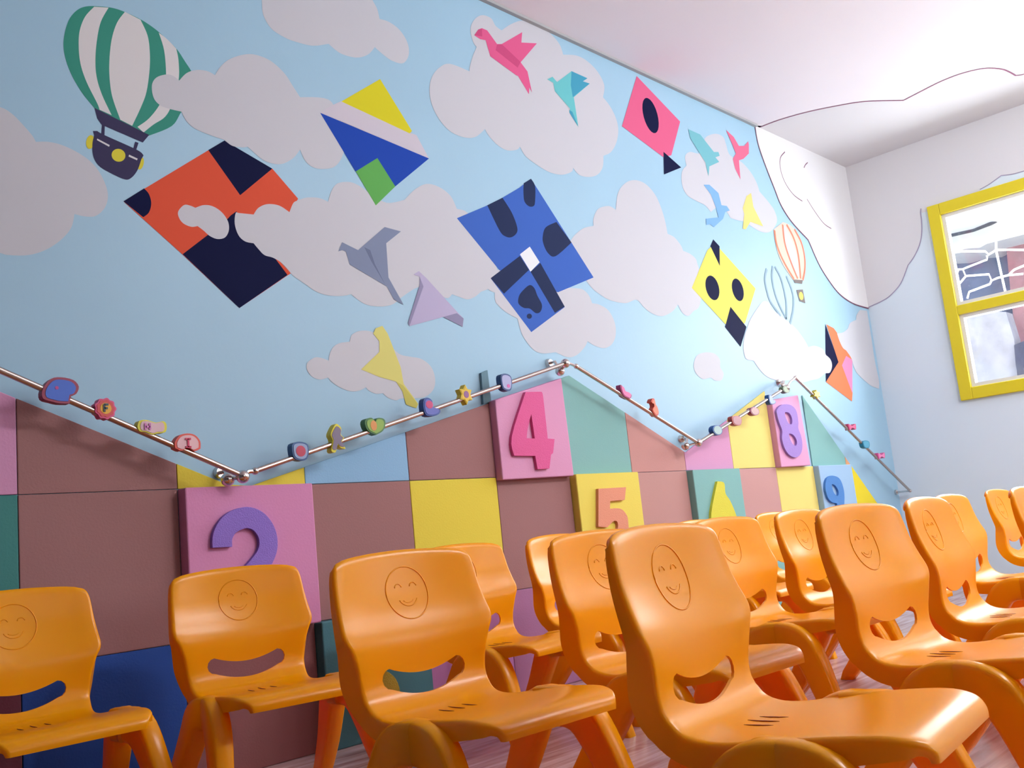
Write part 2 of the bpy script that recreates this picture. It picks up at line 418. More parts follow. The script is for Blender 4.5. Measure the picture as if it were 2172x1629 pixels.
paint('painted_balloon', 'green and white striped hot air balloon with a navy basket', [G_, W_, DK, YB], [
    (0, Z1, "625,715c 540,610 470,490 430,380 418,290 430,200 460,120 510,65 570,42 650,42 740,52 820,78 930,130 1020,190 1100,260 1165,325 1215,400 1265,480 1290,560 1270,650 1195,735 1130,830 975,895c", 1),
    (1, Z1, "620,44c 560,110 525,200 518,300 530,420 570,540 640,680 655,722c 735,758c 670,620 635,500 628,380 640,250 665,140 715,50c", 1),
    (1, Z1, "822,78c 770,150 735,260 720,400 722,520 740,640 792,788c 870,828c 930,700 965,600 985,450 985,330 970,230 925,130c", 1),
    (1, Z1, "1045,215c 1080,330 1093,480 1085,600 1050,690 980,780 905,835c 945,872c 1010,820 1085,770 1130,690 1175,530 1175,400 1160,320c 1100,258", 1),
    (3, Z1, ell(594, 935, 27, 46, 8), 0), (3, Z1, ell(926, 1075, 20, 42, 12), 0),
    (2, Z1, "622,710 982,888 940,938 670,822 640,780", 0), (2, Z1, "672,818 690,822 688,888 666,884", 0), (2, Z1, "890,932 912,940 896,988 876,982", 0),
    (2, Z1, "612,862c 640,862c 690,890 900,985 945,1022c 930,1050c 905,1120 865,1170 820,1180 720,1135 650,1090 615,1030 608,950 620,890c", 1),
    (3, Z1, ell(780, 1022, 46, 42, 20), 0), (1, Z1, "640,912 722,955 718,966 638,922", 0), (1, Z1, "850,1018 906,1044 902,1055 846,1030", 0)])
K_OR = pc(226, 88, 60)
paint('painted_kite', 'orange and navy kite with small clouds across it', [K_OR, NAVY], [
    (0, Z4, "192,487 857,87 1172,272 1342,470 1285,565 1150,750 1200,860 1295,960 1272,975 955,1190 582,838", 0),
    (1, Z4, "192,487c 328,402c 360,440 375,500 360,560 322,592c", 1),
    (1, Z4, "750,150 857,87 1172,272 960,447", 0),
    (1, Z4, "582,835 745,710 880,600 898,580 935,553 1100,750 1190,862 1272,972 955,1190", 0)])
paint('painted_cloud', 'white cloud drifting from the balloon across the top of the orange kite', CW, [(0, Z1, "1095,490 1030,510 1000,560 1010,640 1050,690 1110,715 1195,735c 1230,800 1290,850 1400,895 1475,920c 1530,960 1600,970 1630,965c 1720,1045 1790,1075 1860,1078 1930,1040 1975,985c 2010,1060 2060,1100 2120,1112 2200,1098 2250,1035 2270,930 2240,800 2200,700 2160,655 2080,640 1975,640c 1930,570 1870,480 1780,400 1680,360 1600,360 1510,390 1450,440 1415,495c 1370,470 1300,460 1230,480 1180,530c 1140,500", 1)])
paint('painted_cloud', 'small white two-lobed cloud in the middle of the orange kite', CW, [(0, Z4, "590,512 630,515 665,530c 720,512 780,520 840,560 880,620 885,680 860,725 810,735 760,715 720,680 680,650c 640,655 590,635 560,600 552,555", 1)])
paint('painted_cloud', 'wide white cloud behind the grey bird between the orange and blue kites', CW, [(0, P1, "500,452 508,452 538,455c 548,441 567,433 592,436 614,450c 622,431 632,425 651,419 677,420 696,428c 703,405 716,389 741,386 762,394 785,410 820,430 858,424c 880,402 905,390 932,397 956,416 969,443c 990,450 1010,480 1040,530 1060,590c 1040,610 1020,619c 1008,629 992,635 975,630 959,624c 945,632 905,605c 880,612 850,632c 832,646 806,650 780,647 761,637 745,624c 722,628 693,626 670,618 651,605 632,592 619,582 600,560 580,547 561,541 548,528 538,516c 520,512 506,499 498,475", 1)])
paint('painted_cloud', 'white cloud behind the pink and the teal paper birds near the ceiling', CW, [(0, Z2, "1100,420 1030,445 980,510 965,600 985,700 1040,800 1110,870 1200,905 1270,900 1330,850c 1360,900 1420,960 1480,990 1540,985 1560,965c 1600,1030 1680,1090 1760,1135 1840,1150 1900,1130 1910,1105c 1950,1150 2010,1165 2070,1150 2105,1100 2110,1025c 2160,1000 2197,932 2207,843 2185,760 2147,690 2107,640c 2115,560 2070,470 2000,400 1930,365 1845,360c 1820,290 1760,220 1680,160 1580,135 1500,160 1440,200c 1400,170 1370,120 1310,100 1260,130 1235,190 1250,270 1275,310c 1250,370 1230,440 1230,470c", 1)])
paint('painted_cloud', 'tall white cloud between the blue kite and the yellow kite', CW, [(0, P1, "1311,409 1327,388 1347,382 1369,390 1389,412 1402,440 1411,470 1416,496c 1430,503 1444,520 1449,532c 1463,538 1475,548 1480,562 1490,600 1484,648 1471,660 1460,670 1447,663 1438,646c 1427,660 1411,669 1397,670 1380,663 1366,652 1350,636 1327,643 1295,637 1272,624 1255,610 1240,590 1222,560 1205,530 1214,505 1236,485 1259,479c 1259,463 1269,443 1291,437 1306,445c", 1)])
paint('painted_cloud', 'white cloud below the dark blue double kite', CW, [(0, Z5, "1190,710 1180,770 1200,820 1240,840c 1245,900 1290,950 1340,985 1390,1010c 1410,1090 1440,1150 1500,1220 1560,1240 1640,1232c 1720,1265 1780,1250 1830,1200 1850,1160c 1900,1190 1960,1205 2010,1180 2035,1120 2030,1040 1990,960 1930,920 1880,910c 1860,860 1820,820 1760,810 1600,800 1400,700 1250,690", 1)])
paint('painted_cloud', 'small round white cloud between the rail and the yellow kite', CW, [(0, Z6, "445,1250 470,1205 530,1185 600,1195 640,1240 645,1300 670,1350 650,1400 600,1400 570,1380 510,1390 460,1350 440,1300", 1)])
paint('painted_cloud', 'white cloud behind the pale yellow paper bird above the rail', CW, [(0, Y3, "560,240 610,210 660,215 715,235c 720,190 750,130 800,100 875,90c 890,40 940,10 1000,5 1060,20 1150,80 1250,180 1340,205 1420,220 1490,270 1525,340 1530,420 1500,480 1430,520 1280,525 1230,540 1170,520 1130,485c 1080,490 1030,470 1000,440c 950,465 880,470 800,440 740,400 710,365c 650,380 590,360 550,310 545,270", 1)])
paint('painted_cloud', 'white cloud behind the four small paper birds', CW, [(0, Z3, "770,590 830,570 880,590 900,640 925,710 1000,755 1060,820 1100,890 1120,950c 1180,1020 1220,1080 1235,1150 1190,1215 1130,1215 1075,1185c 1020,1150 980,1140 930,1125c 900,1080 850,1050 800,1085c 760,1040 700,1010 640,970 610,900 610,820 640,780c 630,720 660,690 720,700 770,680c 755,630", 1)])
paint('painted_kite', 'blue and yellow triangular kite with a green corner', [pc(222, 214, 40), pc(212, 206, 218), pc(28, 72, 178), pc(100, 178, 90)], [
    (1, Z2, "245,740 320,695 385,665 830,870 880,890 962,1043", 0), (0, Z2, "640,520 385,668 600,768 835,878 850,862", 0),
    (2, Z2, "245,742 962,1043 740,1227 478,1128", 0), (3, Z2, "480,1128 622,1040 740,1227 612,1352", 0)])
KB, KD = pc(62, 104, 194), pc(30, 44, 84)
paint('painted_kite', 'blue double kite with dark patches and a white square', [KB, KD, pc(240, 244, 248)], [
    (0, Z5, "990,350 1180,270 1290,215 1400,150 1478,90 1890,740 1655,838 1270,692", 0), (0, Z5, "1212,745 1465,560 1700,935 1480,1100 1290,848", 0),
    (1, Z5, "1190,265c 1290,215c 1350,310 1385,400 1385,445 1350,475 1310,470 1270,430", 1), (1, Z5, "1430,120c 1478,90c 1505,140 1505,240 1495,270 1465,272 1435,240 1428,180", 1),
    (1, Z5, "1645,375c 1745,510c 1640,600 1590,580 1560,520 1555,470 1575,410", 1),
    (1, Z5, "1212,745 1405,598 1465,690 1300,847", 0), (1, Z5, "1475,702 1540,645 1700,932 1635,973", 0), (2, Z5, "1405,588 1470,537 1535,640 1475,702", 0),
    (1, Z5, "1400,860 1430,820 1470,790 1500,810 1520,860 1550,920 1540,965 1510,975 1470,945 1430,940 1395,910", 1), (1, Z5, ell(1467, 995, 17, 17), 0)])
paint('painted_kite', 'pink kite with a navy oval beside the ceiling', [pc(226, 100, 142), NAVY], [
    (0, Z3, "312,190 598,490 540,712 485,722 215,520", 0), (1, Z3, ell(403, 450, 46, 120, -15), 0), (1, Z3, "488,688 605,792 492,838", 0)])
paint('painted_kite', 'yellow kite with two navy eyes', [pc(228, 222, 104), NAVY], [
    (0, Z6, "545,400 590,360 640,388 915,695 835,958 800,985 682,968 425,690", 0), (1, Z6, ell(583, 690, 50, 97, -14), 0), (1, Z6, ell(778, 705, 42, 89, -14), 0),
    (1, Z6, "590,318 638,370 640,522 568,370", 0), (1, Z6, "722,835 845,990 800,1142 680,990", 0)])
paint('painted_kite', 'orange, pink and navy kite beside the far corner', [NAVY, pc(240, 130, 88), pc(234, 142, 184)], [
    (0, Z6, "1450,965 1552,1262 1455,1414", 0), (1, Z6, "1458,970 1515,1000 1548,1045 1658,1240 1580,1275 1552,1262", 0),
    (1, Z6, "1550,1262 1585,1275 1660,1490 1655,1562 1455,1412", 0), (2, Z6, "1610,1212 1658,1242 1658,1500 1578,1285", 0)])
paint('painted_cloud', 'white cloud left of the orange and navy corner kite', CW, [(0, Z6, "925,850 970,795 1010,800 1035,850c 1100,900 1180,960 1240,1020 1290,1090 1320,1145c 1370,1135 1430,1160 1455,1205c 1490,1240 1502,1290 1485,1340 1448,1348 1400,1385 1340,1400 1280,1415 1200,1400 1080,1400 1000,1370 940,1310 900,1250c 850,1240 830,1210 820,1140 830,1060 850,1000 870,940", 1)])
paint('painted_cloud', 'narrow white cloud in the far corner beside the orange kite', CW, [(0, Z6, "1715,860c 1690,900 1688,935c 1640,960 1625,1000c 1590,1030 1540,1040c 1560,1100 1585,1150 1610,1170c 1650,1230 1668,1290 1690,1340 1740,1390 1800,1440 1862,1465c 1862,1400 1830,1250 1800,1050 1770,865c", 1)])
paint('painted_bird', 'pink paper bird, the largest near the ceiling', [pc(226, 96, 146), pc(205, 78, 128)], [
    (0, Z2, "1260,232 1285,195 1310,185 1345,200 1410,290 1440,290 1575,212 1570,280 1672,285 1565,410 1610,470 1640,610 1622,575 1620,620 1548,500 1535,495 1365,370 1335,265 1300,258", 0),
    (1, Z2, "1410,292 1440,290 1565,408 1545,445 1400,330", 0), (1, Z2, "1260,232 1285,195 1310,190 1312,240", 0)])
paint('painted_bird', 'teal paper bird right of the large pink bird', [pc(110, 198, 204), pc(70, 160, 190)], [
    (0, Z2, "1740,522 1775,505 1805,540 1900,468 2005,515 1975,535 2020,550 1915,640 1945,835 1885,740 1890,715 1790,600 1780,545", 0),
    (1, Z2, "1900,468 2005,515 1975,535 2020,550 1908,640 1895,560", 0), (1, Z2, "1885,725 1905,735 1945,835 1888,745", 0)])
paint('painted_bird', 'slate grey paper bird between the two blue kites', [pc(134, 146, 174), pc(112, 122, 150)], [
    (0, Z5, "210,568 235,508 340,560 515,408 622,437 525,515 540,740 640,920 575,885 530,800 285,655 260,570 235,560", 0),
    (1, Z5, "380,540 420,560 450,650 520,790 430,640", 0)])
paint('painted_bird', 'lilac paper bird with folded wings below the grey bird', [pc(192, 184, 216), pc(150, 146, 178)], [
    (0, Z5, "705,720 740,698 790,745 1000,975 1035,1010 1028,1065 900,1000 680,1060 668,1040 745,790 745,735", 0),
    (1, Z5, "745,735 770,800 680,1055 668,1040 745,790", 0), (1, Z5, "900,1000 990,975 1035,1010 1028,1065", 0)])
paint('painted_bird', 'pale yellow paper bird above the toy rail', [pc(226, 220, 130), pc(206, 198, 104)], [
    (0, Z5, "440,1110 455,1075 500,1058 535,1110 570,1200 620,1330 640,1440 735,1570 725,1600 690,1590 655,1575 635,1490 590,1425 480,1395 360,1345 480,1230 480,1160", 0),
    (1, Z5, "590,1425 635,1450 735,1575 725,1598 690,1588 655,1575 632,1490", 0)])
paint('painted_bird', 'small teal bird right of the pink kite', [pc(120, 188, 200)], [(0, Z3, "652,540 730,575 820,690 850,690 858,715 830,725 855,755 790,785 785,850 770,790 765,760 665,600", 0)])
paint('painted_bird', 'small pink bird at the outline of the corner cloud', [pc(228, 112, 146)], [(0, Z3, "900,545 950,590 985,650 1020,650 1045,620 1050,640 1050,700 1015,735 985,745 995,870 960,800 945,735 965,700 945,650", 0)])
paint('painted_bird', 'small light blue bird above the yellow kite', [pc(128, 178, 226)], [(0, Z3, "752,905 790,905 850,960 870,1040 905,1045 925,1075 895,1085 880,1130 820,1185 795,1165 770,1170 768,1130 850,1120 835,1060 800,970", 0)])
paint('painted_bird', 'small yellow bird right of the light blue bird', [pc(230, 214, 130)], [(0, Z3, "1035,980 1065,960 1080,1050 1145,1180 1060,1150 1030,1200 1010,1195 1020,1100 1010,1060", 0)])
def strokes(name, label, mats, fills, lines, wd_):
    b = MB()
    for mi, ref, s, sm in fills:
        layer[0] += 1; pts = parse(ref, s); pts = smooth_path(pts) if sm else [q[:2] for q in pts]
        b.flat([on_y(x, y, -(.0004 + layer[0] * .00002)) for x, y in pts], mi)
    layer[0] += 1
    for mi, ref, s in lines:
        ribbon(b, [on_y(x, y) for x, y in smooth_path(parse(ref, s), False)], wd_, NW, .0004 + layer[0] * .00002, mi)
    o = b.build(name, mats, wall_left, fix=False); o['label'] = label
strokes('painted_balloon', 'small orange striped balloon beside the corner cloud', [pc(240, 206, 190), pc(226, 134, 108), pc(130, 122, 120), pc(226, 214, 110), M_WHITE], [
    (0, Z6, "1055,240c 1125,185c 1200,225 1262,330 1290,460 1292,540 1275,640c 1205,630c 1130,520 1080,400", 1),
    (4, Z6, "1140,210c 1195,330 1235,460 1250,600c 1232,600c 1180,500 1145,350 1130,230c", 1),
    (2, Z6, "1205,625 1278,630 1272,660 1215,652", 0), (2, Z6, "1228,705 1278,702 1298,808 1252,792", 0), (3, Z6, ell(1265, 752, 16, 32, -10), 0)],
    [(1, Z6, "1058,248 1070,340 1100,430 1150,530 1208,625"), (1, Z6, "1120,205 1135,340 1175,470 1235,620"), (1, Z6, "1150,205 1205,310 1240,440 1258,620"),
     (1, Z6, "1210,240 1262,340 1288,450 1290,550 1275,630")], .018)
strokes('painted_balloon', 'small grey blue outlined balloon below the orange striped balloon', [pc(150, 176, 192)], [],
    [(0, Z6, "1000,545 985,620 1000,710 1030,800 1105,905"), (0, Z6, "1045,525 1040,620 1065,740 1100,830 1150,930"), (0, Z6, "1062,528 1105,610 1135,720 1150,820 1150,930"),
     (0, Z6, "1150,600 1190,700 1205,780 1200,870 1178,968")], .016)

# ------------------------------------------------------------------ foam tiles (T wide) below the zigzag rail
ZR = 1.9 * T            # height of the tile joint that runs the whole wall
prof = [on_y(*q) for q in ((-260, 726), (479, 1028), (530, 1031), (1205, 797), (1452, 960), (1622, 828), (1688, 822), (1880, 1098))]
prof = [(q.x, q.z) for q in prof]
def h_at(x):
    for (x0, z0), (x1, z1) in zip(prof, prof[1:]):
        if x0 <= x <= x1: return z0 + (z1 - z0) * (x - x0) / (x1 - x0)
    return prof[0][1] if x < prof[0][0] else 0
def tile_poly(x0, x1, z0, z1):
    xs = {x0, x1, *[p[0] for p in prof if x0 < p[0] < x1]}
    g = [x0 + (x1 - x0) * i / 400 for i in range(401)]
    for a, c in zip(g, g[1:]):
        for z in (z0, z1):
            if (h_at(a) - z) * (h_at(c) - z) < 0: xs.add(a + (c - a) * (z - h_at(a)) / (h_at(c) - h_at(a)))
    xs = sorted(xs); top = [(x, min(z1, h_at(x))) for x in xs]
    polys, cur = [], []
    for x, z in top:
        if z >= z0 - 1e-4: cur.append((x, max(z, z0)))
        elif cur: polys.append(cur); cur = []
    if cur: polys.append(cur)
    polys = [c for c in polys if len(c) > 1 and max(z for _, z in c) - z0 > .004]
    if not polys: return None
    out = []
    for c in polys:
        pts = [(c[-1][0], z0)] if c[-1][1] > z0 + 1e-4 else []
        pts = ([(c[0][0], z0)] if c[0][1] > z0 + 1e-4 else []) + c + pts
        out.append(pts)
    return out
def foam(rgb): return mat('foam_%d_%d_%d' % rgb, rgb, .75, spec=.25, bump=.25, bscale=160)
PK, TL, YW, BR, BL_, LB = (222, 160, 200), (138, 190, 186), (240, 220, 76), (166, 120, 118), (42, 84, 170), (150, 196, 232)
def tile(k, r, rgb, label, thick=.006):
    z0, z1 = ZR + r * T, ZR + (r + 1) * T
    z0 = max(z0, 0.0)
    ps = tile_poly(k * T + .0008, (k + 1) * T - .0008, z0 + .0008, z1 - .0008)
    if not ps: return
    b = MB()
    for p_ in ps: b.prism([(x, -thick - .0005, z) for x, z in p_], (0, thick, 0))
    o = b.build('foam_tile', [foam(rgb)]); bevel(o, .002 if thick < .02 else .004)
    return tag(o, label, 'foam tile')
flat_tiles = [  # several right-hand yellow and brown tiles carry the pale light veil in their colour
    (-1, 0, PK, 'pink foam tile cut by the slope at the left edge'), (0, 0, BR, 'brown foam tile cut by the slope left of the first yellow sliver'),
    (1, 0, YW, 'yellow foam sliver around the lowest rail joint above the purple two'), (2, 0, LB, 'light blue foam tile cut by the slope right of the purple two'),
    (3, 0, BR, 'brown foam tile with a sloping top left of the pink four'),
    (5, 0, TL, 'teal foam tile with a sloping top right of the pink four'), (6, 0, (206, 152, 146), 'pinkish brown foam tile at the second rail valley'),
    (7, 0, PK, 'pink foam tile under the rail above the yellow six'), (8, 0, (244, 226, 130), 'yellow foam tile with a sloping top left of the purple eight'),
    (10, 0, TL, 'teal foam tile with a sloping top right of the purple eight'), (11, 0, (240, 176, 130), 'tiny peach foam corner above the last yellow tile'),
    (-1, -1, (70, 140, 136), 'dark teal foam tile at the left edge'), (0, -1, BR, 'large brown foam tile left of the purple two'),
    (2, -1, BR, 'brown foam tile right of the purple two'), (3, -1, YW, 'bright yellow foam tile below left of the pink four'),
    (4, -1, BR, 'brown foam tile under the pink four'), (6, -1, (200, 152, 146), 'brown foam tile between the salmon five and the yellow six'),
    (8, -1, (206, 158, 154), 'brown foam tile right of the yellow six'), (9, -1, (244, 226, 130), 'yellow foam tile under the purple eight'), (11, -1, (244, 222, 50), 'last yellow foam tile cut by the slope right of the blue nine'),
    (-1, -2, (120, 60, 76), 'dark maroon foam tile behind the leftmost chair'), (0, -2, BL_, 'dark blue foam tile between the two leftmost chairs'),
    (1, -2, (150, 96, 96), 'brown foam tile behind the legs of the chair under the purple two'), (3, -2, (206, 140, 200), 'pinkish lilac foam tile at floor level seen through a chair slot'),
    (4, -2, (176, 120, 160), 'mauve foam tile at floor level behind the chairs under the pink four'), (5, -2, BL_, 'blue foam tile at floor level under the salmon five'),
    (6, -2, BR, 'brown foam tile at floor level between the salmon five and the yellow six'), (7, -2, YW, 'yellow foam tile at floor level under the yellow six'),
    (8, -2, TL, 'teal foam tile at floor level second to the right of the salmon five'), (9, -2, PK, 'pink foam tile at floor level under the purple eight'),
]
for a in flat_tiles: tile(*a)

def stroke_poly(pts, w_):
    l, r = [], []
    P = [Vector((x, 0, z)) for x, z in pts]
    for i, p_ in enumerate(P):
        t = (P[min(i + 1, len(P) - 1)] - P[max(i - 1, 0)]).normalized(); n_ = Vector((-t.z, 0, t.x)) * w_ / 2
        l.append(p_ + n_); r.append(p_ - n_)
    return l + r[::-1]
def number_mat(k, z0, z1, rgb, label, d, num_rgb, num_fn, nlabel, face=None):
    root = empty('number_mat', ((k + .5) * T, 0, z0)); tag(root, label, 'number mat')
    b = MB()
    if face:
        pts = [on_y(x, y, -d) for x, y, _ in face]
        for q in pts: q.x = min(max(q.x, k * T + .001), (k + 1) * T - .001)
    else:
        pp = tile_poly(k * T + .001, (k + 1) * T - .001, z0, z1)[0]
        pts = [Vector((x, -d, z)) for x, z in pp]
    b.prism(pts, (0, d - .0005, 0))
    bevel(b.build('mat_board', [foam(rgb)], root), .004)
    b = MB(); num_fn(b, d + .013)
    if b.v:
        o = b.build('foam_number', [mat('foamnum_%d_%d_%d' % num_rgb, num_rgb, .7, spec=.3, bump=.9, bscale=260)], root)
        bevel(o, .002); o['label'] = nlabel
    return root
def num_px(ref, outer, holes=(), sm=True):
    def fn(b, d):
        f = lambda s: [on_y(x, y, -d) for x, y in (smooth_path(parse(ref, s), True, 4) if sm else [q[:2] for q in parse(ref, s)])]
        b.prism(f(outer), (0, .013, 0), holes=[f(h) for h in holes])
    return fn
def num_two(b, d):
    c = [on_y(*q, -d) for q in ((472, 1161), (473, 1137), (486, 1114), (508, 1101), (530, 1098), (551, 1108), (566, 1130), (570, 1156), (563, 1180), (546, 1204), (524, 1228), (498, 1256))]
    q0 = [(v.x, v.z) for v in c]
    pts = stroke_poly([p_[:2] for p_ in smooth_path([(x, z, False) for x, z in q0], False, 4)], .058)
    b.prism([(p_.x, -d, p_.z) for p_ in pts], (0, .013, 0))
    x0, z0 = q0[-1]
    b.prism([(x0 - .03, -d, z0 + .02), (x0 + .15, -d, z0 + .02), (x0 + .15, -d, z0 - .035), (x0 - .03, -d, z0 - .035)], (0, .013, 0))
number_mat(1, ZR - T, ZR - .001, (226, 150, 196), 'thick pink mat with a big purple 2, under the lowest rail joint', .045, (150, 120, 214), num_two, 'purple number 2')
number_mat(4, ZR, ZR + T, (228, 162, 200), 'thick pink mat with a pink 4, below the first rail peak', .038, (232, 96, 158),
           num_px(Y4, "445,432c 565,430c 585,445 600,560 628,815c 684,820c 672,935c 655,948c 642,1062c 545,1068c 525,958c 352,956c 332,800", ["492,612c 522,815c 455,812c 462,740"]), 'pink number 4',
           [(1041, 848, 0), (1191, 802, 0), (1218, 1009, 0), (1059, 1018, 0)])
number_mat(5, ZR - T, ZR - .001, (244, 226, 100), 'thick yellow mat with a salmon 5', .038, (240, 160, 128),
           num_px(Y4, "1045,1228c 1272,1215c 1262,1320c 1142,1330c 1140,1392c 1225,1392 1275,1440 1290,1500 1290,1600 1240,1690 1130,1700 1040,1690c 1040,1590c 1110,1600 1180,1590 1205,1550 1200,1500 1170,1495 1120,1545c 1045,1540c"), 'salmon number 5')
number_mat(7, ZR - T, ZR - .001, (138, 192, 188), 'thick teal mat with a yellow 6', .038, (232, 226, 70),
           num_px(Y5, "395,1090c 440,1095 455,1120 462,1190 500,1250 550,1370 570,1480 530,1580 460,1620 400,1580 360,1480 345,1350", ["455,1400 490,1410 505,1460 485,1520 450,1515 435,1450"]), 'yellow number 6')
number_mat(9, ZR, ZR + T, (232, 168, 206), 'thick pink mat with a purple 8, below the second rail peak', .038, (170, 138, 214),
           num_px(Y5, "885,500 930,458 1000,462 1045,510 1062,600 1062,655 1085,720 1095,800 1080,865 1040,893 990,875 950,820 927,740 928,672 905,610 888,550", ["950,525 985,528 1008,570 1008,618 982,612 960,570", "985,700 1020,708 1048,755 1045,795 1018,785 995,745"]), 'purple number 8',
           [(1626, 858, 0), (1642, 847, 0), (1693, 838, 0), (1720, 987, 0), (1647, 991, 0)])
number_mat(10, ZR - T, ZR - .001, (166, 200, 232), 'thick light blue mat with a blue 9', .038, (82, 140, 210),
           num_px(Y5, "1345,1043 1395,1062 1425,1120 1440,1200 1437,1300 1420,1400 1360,1410 1372,1330 1380,1275 1340,1262 1305,1225 1284,1150 1290,1080 1312,1052", ["1338,1115 1368,1128 1392,1175 1386,1210 1358,1190 1342,1150"]), 'blue number 9')
number_mat(2, .0, ZR - T - .001, (76, 128, 138), 'thick dark teal mat standing on the floor behind the chairs', .042, (196, 170, 50),
           num_px(P1, "745,1478 758,1500 768,1528 790,1545 815,1545 840,1520 850,1480 840,1440 810,1420 770,1425 748,1450"), 'yellow number almost hidden by a chair')
b = MB(); b.prism([on_y(x, y, -.012) for x, y in ((1021, 791), (1034, 785), (1042, 851), (1026, 857))], (0, .0115, 0))  # thin slat in a shadow colour, standing for the shade beside the thick mat
tag(b.build('foam_strip', [foam((112, 146, 160))]), 'short grey blue foam strip on the wall left of the pink four', 'foam strip')  # foam() only lends its surface here, the colour stands for shade

# ------------------------------------------------------------------ chrome toy rail
YA = -.09
rail = empty('toy_rail', (0, 0, 0)); tag(rail, 'zigzag steel rail with chrome joints fixed along the mural wall', 'rail')
SEG = [((-120, 733), (512, 1008)), ((541, 999), (1198, 771)), ((1222, 777), (1479, 938)), ((1483, 938), (1664, 824)), ((1687, 801), (1930, 1041))]
S3 = [(on_y(*a, YA), on_y(*c, YA)) for a, c in SEG]
for a, c in S3:
    b = MB(); b.tube([a, c], .0078, 14); o = b.build('rail_bar', [M_STEEL], rail); sharp(o)
JT = [((465, 1003), (483, 1017), (515, 1011)), ((1163, 771), (1188, 787), (1199, 771)), ((1443, 932), (1454, 946), (1481, 939)), ((1650, 812), (1659, 819), (1668, 823))]
for i, (a_, c_, d_) in enumerate(JT):
    e, s_ = S3[i][1], S3[i + 1][0]
    w0, q1, q2 = on_y(*a_, -.0005), on_y(*c_, -.06), on_y(*d_, YA)
    b = MB(); b.tube([w0, w0 + Vector((0, -.014, 0))], [.019, .015], 16); b.tube([w0, w0 + Vector((0, -.035, 0)), q1], .006, 8)
    b.ball(q1, .019); b.tube([q1, q2], .0055, 8); b.ball(q2, .0185); b.tube([q2, (e + s_) / 2 + Vector((0, 0, .004)), s_], .0058, 8); b.ball(s_, .0105); b.ball(e, .0105)
    o = b.build('rail_joint', [M_CHROME], rail); sharp(o)
b = MB(); q = S3[4][1]; b.tube([(q.x, q.y, q.z), (q.x, -.0005, q.z)], .006, 8); b.tube([(q.x, -.012, q.z), (q.x, -.0005, q.z)], .016, 14); b.ball(q, .011)
sharp(b.build('rail_joint', [M_CHROME], rail))

# foam beads on the rail: outline in units of the bead size, extruded; a coloured face plate as a part
def circ(n=24, r=1., k=0, amp=0.):
    return [((r + amp * math.cos(k * t)) * math.cos(t), (r + amp * math.cos(k * t)) * math.sin(t)) for t in [2 * math.pi * i / n for i in range(n)]]
def sp(s, n=3): return [(p_[0], p_[1]) for p_ in smooth_path(parse((0, 0, 1), s), True, n)]
SH = {
 'mitt': sp("-1,-.55 -1,.1 -.55,.8 0,.95 .7,.8 1,.35 .85,-.15 .55,-.3c .45,-.85c -.1,-.85 -.5,-.75"),
 'flower': circ(48, .93, 9, .06), 'round': circ(28), 'cloud': sp("-1,0 -.85,.6 -.4,.7 0,.55 .3,.45 .8,.6 1,.2 .9,-.5 .4,-.6 0,-.75 -.5,-.5 -.85,-.45"),
 'dome': sp("-1,-.5c -1,.1 -.6,.75 0,.95 .6,.8 1,.2 1,-.55c .5,-.8 0,-.45 -.5,-.75"), 'squarish': sp("-.9,0 -.8,.75 0,.95 .8,.7 .9,-.1 .6,-.8 0,-.95 -.7,-.7"),
 'figure': sp("-.5,.6 0,1 .55,.7 .45,.25 .8,0 .5,-.3 .9,-.75 .3,-.7 0,-.5 -.3,-1 -.8,-.9 -.55,-.2 -.75,.2"), 'heart': sp("0,.5c .3,.9 .9,.8 1,.2 .7,-.5 0,-.95c -.7,-.6 -1,.1 -.9,.7 -.3,.9"),
 'boot': sp("-.7,.8 -.2,1 .25,.7 .3,.1 1,-.1 1,-.5 .4,-.8 -.5,-.8 -.8,-.2"), 'star': [(r_ * math.cos(a_), r_ * math.sin(a_)) for i in range(12) for r_, a_ in [((1 if i % 2 == 0 else .62), math.pi / 2 + i * math.pi / 6)]],
 'bird': sp("-.9,.9 -.4,.6 -.2,.1 .5,-.1 .9,-.4 .6,-.9 0,-.8 -.6,-.5 -.9,.2"), 'hook': sp("-.3,1 .1,.95 .2,.4 .5,0 .6,-.6 .2,-1 -.3,-.8 -.6,-.3 -.15,.1 -.2,.5 -.6,.6"), 'bow': sp("-1,.7 -.2,.25 .2,.25 1,.8 .9,-.6 .2,-.3 -.2,-.3 -.9,-.8"),
}
